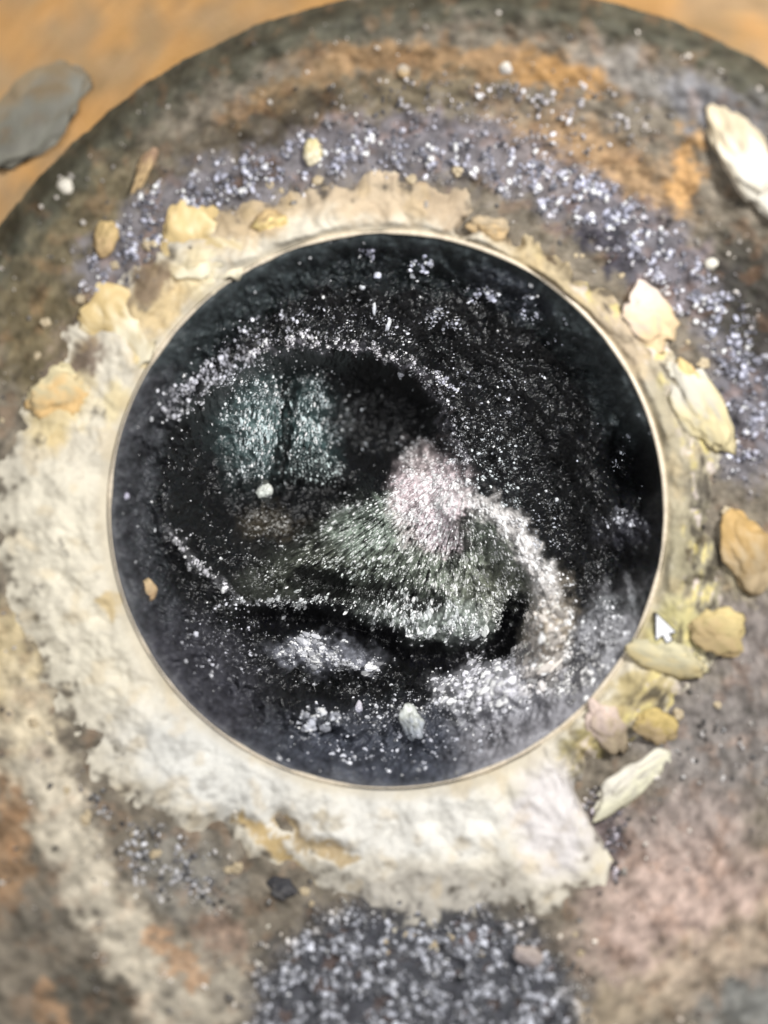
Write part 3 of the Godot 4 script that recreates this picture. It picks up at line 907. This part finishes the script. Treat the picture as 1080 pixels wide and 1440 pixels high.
func build_stones() -> void:
	var cream := c8(238, 228, 200)
	var white := c8(234, 228, 214)
	var yellow := c8(236, 208, 150)
	var ochre := c8(222, 186, 130)
	var tan := c8(196, 168, 126)
	stone("mortar_lump", 284, 344, 2, 54, 15, 62, -30, yellow, cream, "large cream lump with an orange top, at the upper left of the bore", "lump")
	stone("mortar_lump", 165, 456, 2, 44, 14, 62, -38, yellow, cream, "long cream and yellow lump tilted across the grey flange, left of the black bore", "lump")
	stone("mortar_lump", 76, 553, 2, 42, 13, 36, -20, c8(236, 222, 180), ochre, "cream lump with a small orange spot, near the left edge", "lump")
	stone("mortar_lump", 378, 312, 14, 24, 12, 15, -20, tan, c8(240, 214, 150), "small yellowish lump set in the collar at the upper left", "lump")
	stone("mortar_lump", 690, 322, 12, 26, 12, 15, 12, c8(190, 172, 144), tan, "knobbly tan lump among dark cracks just above the bore rim", "lump")
	stone("mortar_lump", 912, 445, 10, 28, 11, 46, -36, c8(240, 222, 208), c8(222, 196, 156), "pinkish cream elongated lump at the upper right of the bore", "lump")
	stone("mortar_lump", 985, 572, 10, 28, 13, 66, -28, c8(226, 220, 204), c8(212, 198, 156), "long pale lump with yellow edges, right of the bore", "lump")
	stone("mortar_lump", 966, 525, 8, 10, 10, 24, -36, yellow, ochre, "narrow yellow sliver above the long pale lump on the right", "lump")
	stone("mortar_lump", 1055, 775, 4, 32, 12, 54, -20, c8(198, 164, 108), c8(176, 156, 124), "yellow ochre crust lump at the right edge", "lump")
	stone("mortar_lump", 940, 930, 14, 52, 10, 24, 14, c8(204, 196, 164), c8(184, 168, 126), "yellow green flat lump below the arrow", "lump")
	stone("mortar_lump", 1012, 888, 8, 38, 8, 30, 30, c8(212, 192, 138), c8(178, 156, 116), "bright yellow lump to the right of the arrow", "lump")
	stone("mortar_lump", 852, 1020, 14, 24, 11, 36, -30, c8(226, 204, 192), c8(168, 152, 128), "pinkish grey lump beside the lower right rim", "lump")
	stone("mortar_lump", 921, 1022, 8, 28, 7, 22, 20, c8(206, 182, 118), c8(164, 144, 112), "yellow lump above the long white sliver at the lower right", "lump")
	stone("white_sliver", 884, 1100, 4, 58, 14, 20, -38, white, c8(224, 220, 194), "long white sliver tilted on the grey flange at the lower right", "sliver", 0.5)
	stone("white_sliver", 1046, 222, -2, 32, 20, 82, -32, c8(222, 206, 176), white, "big white elongated slab of mortar at the upper right edge", "sliver", 0.5)
	stone("brown_sliver", 206, 230, -6, 9, 7, 34, 24, c8(168, 138, 112), tan, "thin pale brown sliver on the dark upper left flange", "sliver", 0.5)
	stone("pebble", 440, 214, -4, 13, 10, 18, 0, c8(238, 222, 170), cream, "pale yellow pebble on the dark band above the bore", "pebble", 0.25)
	stone("pebble", 148, 335, -4, 16, 12, 26, 18, c8(218, 190, 136), tan, "blurred tan pebble on the flange at the upper left", "pebble", 0.3)
	stone("pebble", 92, 261, -6, 11, 9, 11, 0, white, white, "round white pebble at the far upper left", "pebble", 0.15)
	stone("pebble", 215, 342, -4, 8, 7, 8, 0, white, cream, "tiny white pebble left of the orange topped lump", "pebble", 0.2)
	stone("pebble", 567, 100, -6, 9, 8, 9, 0, c8(190, 182, 170), tan, "small greyish pebble on the top band, left of the white one", "pebble", 0.2)
	stone("pebble", 711, 95, -6, 9, 8, 9, 0, white, c8(200, 195, 190), "small white pebble on the rusty top band", "pebble", 0.2)
	stone("pebble", 1000, 371, -4, 9, 8, 8, 0, white, white, "bright white pebble on the dark flange at the right", "pebble", 0.2)
	stone("pebble", 745, 1346, 0, 22, 10, 14, 20, c8(190, 176, 168), c8(160, 150, 150), "pinkish grey pebble in the dark grit below the collar", "pebble", 0.35)
	stone("dark_clod", 395, 1250, -2, 20, 12, 16, 10, c8(72, 72, 76), c8(98, 96, 96), "dark grey clod tucked under the collar's lower edge", "clod", 0.4)
	stone("grey_slab", 30, 150, -44, 96, 16, 62, -32, c8(158, 140, 112), c8(122, 120, 110), "grey slab lying on the orange plate in the upper left corner", "slab", 0.3)
	# crumbs fallen from the collar
	var crumb: MeshInstance3D
	for k in 48:
		var a := rng.randf() * TAU
		var rr := collar_edge(wrapf(a, -PI, PI)) + rng.randf_range(-16.0, 26.0)
		var px := CX + cos(a) * rr
		var py := CY + sin(a) * rr
		if px < -10.0 or px > 1090.0 or py > 1440.0:
			continue
		if k % 8 == 0 or crumb == null:
			crumb = MeshInstance3D.new()
			crumb.mesh = stone_mesh(6.0, 4.5, 7.0, 900 + k, 0.5, func(d: Vector3, n: float) -> Color: return vary(c8(196, 182, 156).lerp(c8(178, 160, 130), smoothstep(-0.3, 0.3, n)), 1.0))
			crumb.material_override = stone_mat
			tag(crumb, "small cream mortar crumb lying at the ragged outer edge of the collar", "crumb", "mortar crumbs round the collar")
		else:
			crumb = crumb.duplicate()
		crumb.name = numbered("mortar_crumb")
		crumb.position = at(px, py, flange_h(px, py))
		crumb.rotation.y = rng.randf() * TAU
		crumb.scale = Vector3.ONE * rng.randf_range(0.4, 1.3)
		add_child(crumb, true)
	# in the bore
	var mat := surface(0.4, 0.6, 51, 0.05, 0.4, 80.0)
	stone("pebble", 209, 829, bore_h(209, 829), 11, 8, 16, -18, c8(212, 186, 146), c8(190, 160, 124), "tan pebble stuck on the left wall inside the bore", "pebble", 0.2)
	stone("bright_crystal", 372, 690, bore_h(372, 690) + 2.0, 12, 9, 12, 10, c8(244, 246, 238), c8(232, 238, 230), "largest white crystal in the black bore, below the scraped streaks", "crystal", 0.5, mat)
	stone("pale_flake", 580, 1016, bore_h(580, 1016) + 2.0, 15, 12, 24, -18, c8(216, 220, 214), c8(176, 182, 190), "pointed pale flake on the lower wall of the bore", "flake", 0.5, mat)
	stone("pale_flake", 504, 996, bore_h(504, 996) + 2.0, 6, 5, 10, 14, c8(220, 215, 225), c8(190, 190, 205), "small upright pale flake on the lower wall, left of the pointed one", "flake", 0.4, mat)
	stone("bright_crystal", 531, 388, bore_h(531, 388) + 1.0, 6, 5, 6, 0, c8(235, 238, 250), c8(215, 218, 238), "rounded white crystal high on the upper wall of the bore", "crystal", 0.2, mat)
	stone("bright_crystal", 581, 387, bore_h(581, 387) + 1.0, 5, 4, 5, 0, c8(235, 238, 240), c8(215, 218, 228), "small white crystal to the right of the rounded one, upper wall", "crystal", 0.2, mat)
	stone("bright_crystal", 510, 404, bore_h(510, 404) + 1.0, 5, 4, 4, 0, c8(235, 238, 240), c8(215, 218, 228), "small white crystal just below and left of the rounded one, upper wall", "crystal", 0.2, mat)
	stone("bright_crystal", 526, 432, bore_h(526, 432) + 1.0, 3, 3, 12, 0, c8(225, 228, 230), c8(205, 208, 218), "upright needle shaped crystal on the upper wall of the bore", "crystal", 0.2, mat)
	stone("bright_crystal", 546, 456, bore_h(546, 456) + 1.0, 4, 3, 10, 12, c8(225, 228, 230), c8(205, 208, 218), "upright splinter crystal below the needle, upper wall of the bore", "crystal", 0.3, mat)
	stone("bright_crystal", 564, 526, bore_h(564, 526) + 1.0, 5, 4, 5, 0, c8(225, 226, 232), c8(205, 208, 218), "pale crystal at the dark hollow's upper edge", "crystal", 0.4, mat)
	stone("bright_crystal", 177, 698, bore_h(177, 698) + 1.0, 5, 4, 5, 0, c8(200, 195, 215), c8(190, 188, 205), "small lilac crystal on the far left wall of the bore", "crystal", 0.3, mat)
	stone("bright_crystal", 783, 703, bore_h(783, 703) + 1.0, 3, 3, 4, 0, c8(225, 228, 230), c8(205, 208, 218), "lone small crystal on the black right hand wall", "crystal", 0.3, mat)

func build_grit() -> void:
	var places: Array[Transform3D] = []
	var cols := PackedColorArray()
	# fine glitter in the bore
	for k in 640000:
		var a := rng.randf() * TAU
		var q := sqrt(rng.randf()) * (R - 6.0)
		var px := CX + cos(a) * q
		var py := CY + sin(a) * q
		var wx := px + n_mid.get_noise_2d(px, py + 300.0) * 12.0 + n_fine.get_noise_2d(px, py) * 8.0
		var wy := py + n_mid.get_noise_2d(px + 300.0, py) * 12.0 + n_fine.get_noise_2d(px + 70.0, py) * 8.0
		var c := look(bore_grain, wx, wy)
		# strokes of residue: the specks follow the way the bore was scraped
		var flow := flow_at(px, py)
		var scrape := scraped(px, py)
		var streak := streak_at(px, py, flow)
		var clump := n_fine.get_noise_2d(px * 0.9 + 900.0, py * 0.9) + 0.6 * n_mid.get_noise_2d(px * 1.4, py * 1.4 + 60.0)
		var d := pow(c.a, 1.45) * clampf(0.5 + streak * (1.0 + scrape * 2.2) + clump * (2.0 - scrape), 0.0, 2.2)
		if rng.randf() > d * 0.5 * (1.0 - 0.5 * scrape) * (1.0 - 0.6 * smoothstep(330.0, 375.0, q)):
			continue
		var edge := smoothstep(230.0, 370.0, q)
		var size := (0.65 + pow(rng.randf(), 5.0) * 2.2) * (1.0 + edge * 0.55) * S
		size *= 1.0 - 0.3 * scrape
		if py > 860.0 and q < 335.0 and c.a > 0.5 and rng.randf() < 0.14:
			size *= 2.3
			scrape = 0.4
		if rng.randf() < 0.02:
			size *= 1.7
		var up := Vector3(rng.randf_range(-0.7, 0.7), 1.0, rng.randf_range(-0.7, 0.7)).normalized()
		var ax := Vector3(cos(flow), 0, sin(flow)).rotated(Vector3.UP, rng.randf_range(-0.35, 0.35))
		ax = (ax - up * ax.dot(up)).normalized()
		var long := rng.randf_range(0.9, 1.4) + scrape * rng.randf() * 2.4
		var b := Basis(ax * size * long, up * size, ax.cross(up) * size * 0.9)
		places.append(Transform3D(b, at(px, py, bore_h(px, py) + 0.5)))
		cols.append(vary(c.lerp(Color(0.66, 0.66, 0.67), 0.45), 0.15 + 1.4 * maxf(c.a - 0.72, 0.0) + 0.18 * scrape + pow(rng.randf(), 1.3) * 1.5))
	var glint := StandardMaterial3D.new()
	glint.vertex_color_use_as_albedo = true
	glint.roughness = 0.35
	glint.metallic_specular = 0.6
	scatter("glitter_specks", grain_mesh(5, 0.6), places, cols, glint, "fine white glittering specks strewn over the black residue inside the bore", "specks")
	print("bore specks ", places.size())

	# grit on the flange
	var p2: Array[Transform3D] = []
	var c2 := PackedColorArray()
	for k in 420000:
		var px := rng.randf_range(-60.0, 1140.0)
		var py := rng.randf_range(-20.0, 1500.0)
		if Vector2(px - FX, py - FY).length() > FR - 30.0:
			continue
		var q := Vector2(px - CX, py - CY)
		var reach := collar_edge(q.angle())
		if q.length() < reach - (14.0 + 60.0 * rng.randf() * rng.randf()):
			continue
		var c := look(flange_grain, px + n_mid.get_noise_2d(px, py) * 26.0, py + n_mid.get_noise_2d(px + 300.0, py) * 26.0)
		var clump := clampf(0.6 + n_fine.get_noise_2d(px * 0.5, py * 0.5) * 1.6 + n_mid.get_noise_2d(px, py) * 1.8, 0.0, 2.0)
		if rng.randf() > c.a * clump * 0.5:
			continue
		var size := (1.2 + pow(rng.randf(), 3.0) * 3.4) * (1.25 if py > 1230.0 and px > 320.0 else 1.0) * S
		var b := Basis.from_euler(Vector3(rng.randf() * TAU, rng.randf() * TAU, rng.randf() * TAU)).scaled_local(Vector3(size * rng.randf_range(0.8, 1.5), size, size))
		var lie := flange_h(px, py)
		if q.length() < reach:
			lie = maxf(lie, collar_h(px, py, (q.length() - R) / (reach - R)))
		p2.append(Transform3D(b, at(px, py, lie + size / S * 0.4)))
		var low := py > 1230.0 and px > 320.0
		c2.append(vary(c.lerp(Color(0.4, 0.4, 0.42), 0.2 if low else 0.35), pow(rng.randf(), 4.0) * 3.0 + 0.35 if low else pow(rng.randf(), 2.5) * 2.6 + 0.2))
	scatter("flange_grit", grain_mesh(8, 0.8), p2, c2, glint, "dark bluish grey grit with sparkling grains, thickest at the bottom of the flange", "grit")
	print("flange grit ", p2.size())

func build_pointer() -> void:
	var poly := PackedVector2Array([Vector2(923, 864), Vector2(922.6, 899), Vector2(931.5, 891.5), Vector2(937, 902.5), Vector2(943.5, 899.5), Vector2(939, 889.5), Vector2(948.5, 888.5)])
	var top := 0.0
	for p in poly:
		var d: Vector2 = p - Vector2(CX, CY)
		top = maxf(top, collar_h(p.x, p.y, (d.length() - R) / (collar_edge(d.angle()) - R)))
	var foot := Vector2(934, 884)
	var o := Node3D.new()
	o.name = numbered("arrow_pointer")
	add_child(o, true)
	o.position = at(foot.x, foot.y, top)
	tag(o, "small white arrow pointer with black outline, lying beside the right rim", "arrow")
	var inner := PackedVector2Array()
	for p in Geometry2D.offset_polygon(poly, 0.1)[0]:
		inner.append(p - foot)
	var outer := PackedVector2Array()
	for p in Geometry2D.offset_polygon(poly, 1.9, Geometry2D.JOIN_MITER)[0]:
		outer.append(p - foot)
	var dark := StandardMaterial3D.new()
	dark.albedo_color = Color(0.06, 0.06, 0.08)
	dark.roughness = 0.5
	var pale := StandardMaterial3D.new()
	pale.albedo_color = Color(0.92, 0.92, 0.93)
	pale.roughness = 0.5
	show_mesh("outline", prism(outer, -14.0, 2.0), dark, o)
	show_mesh("face", prism(inner, 1.0, 2.8), pale, o)
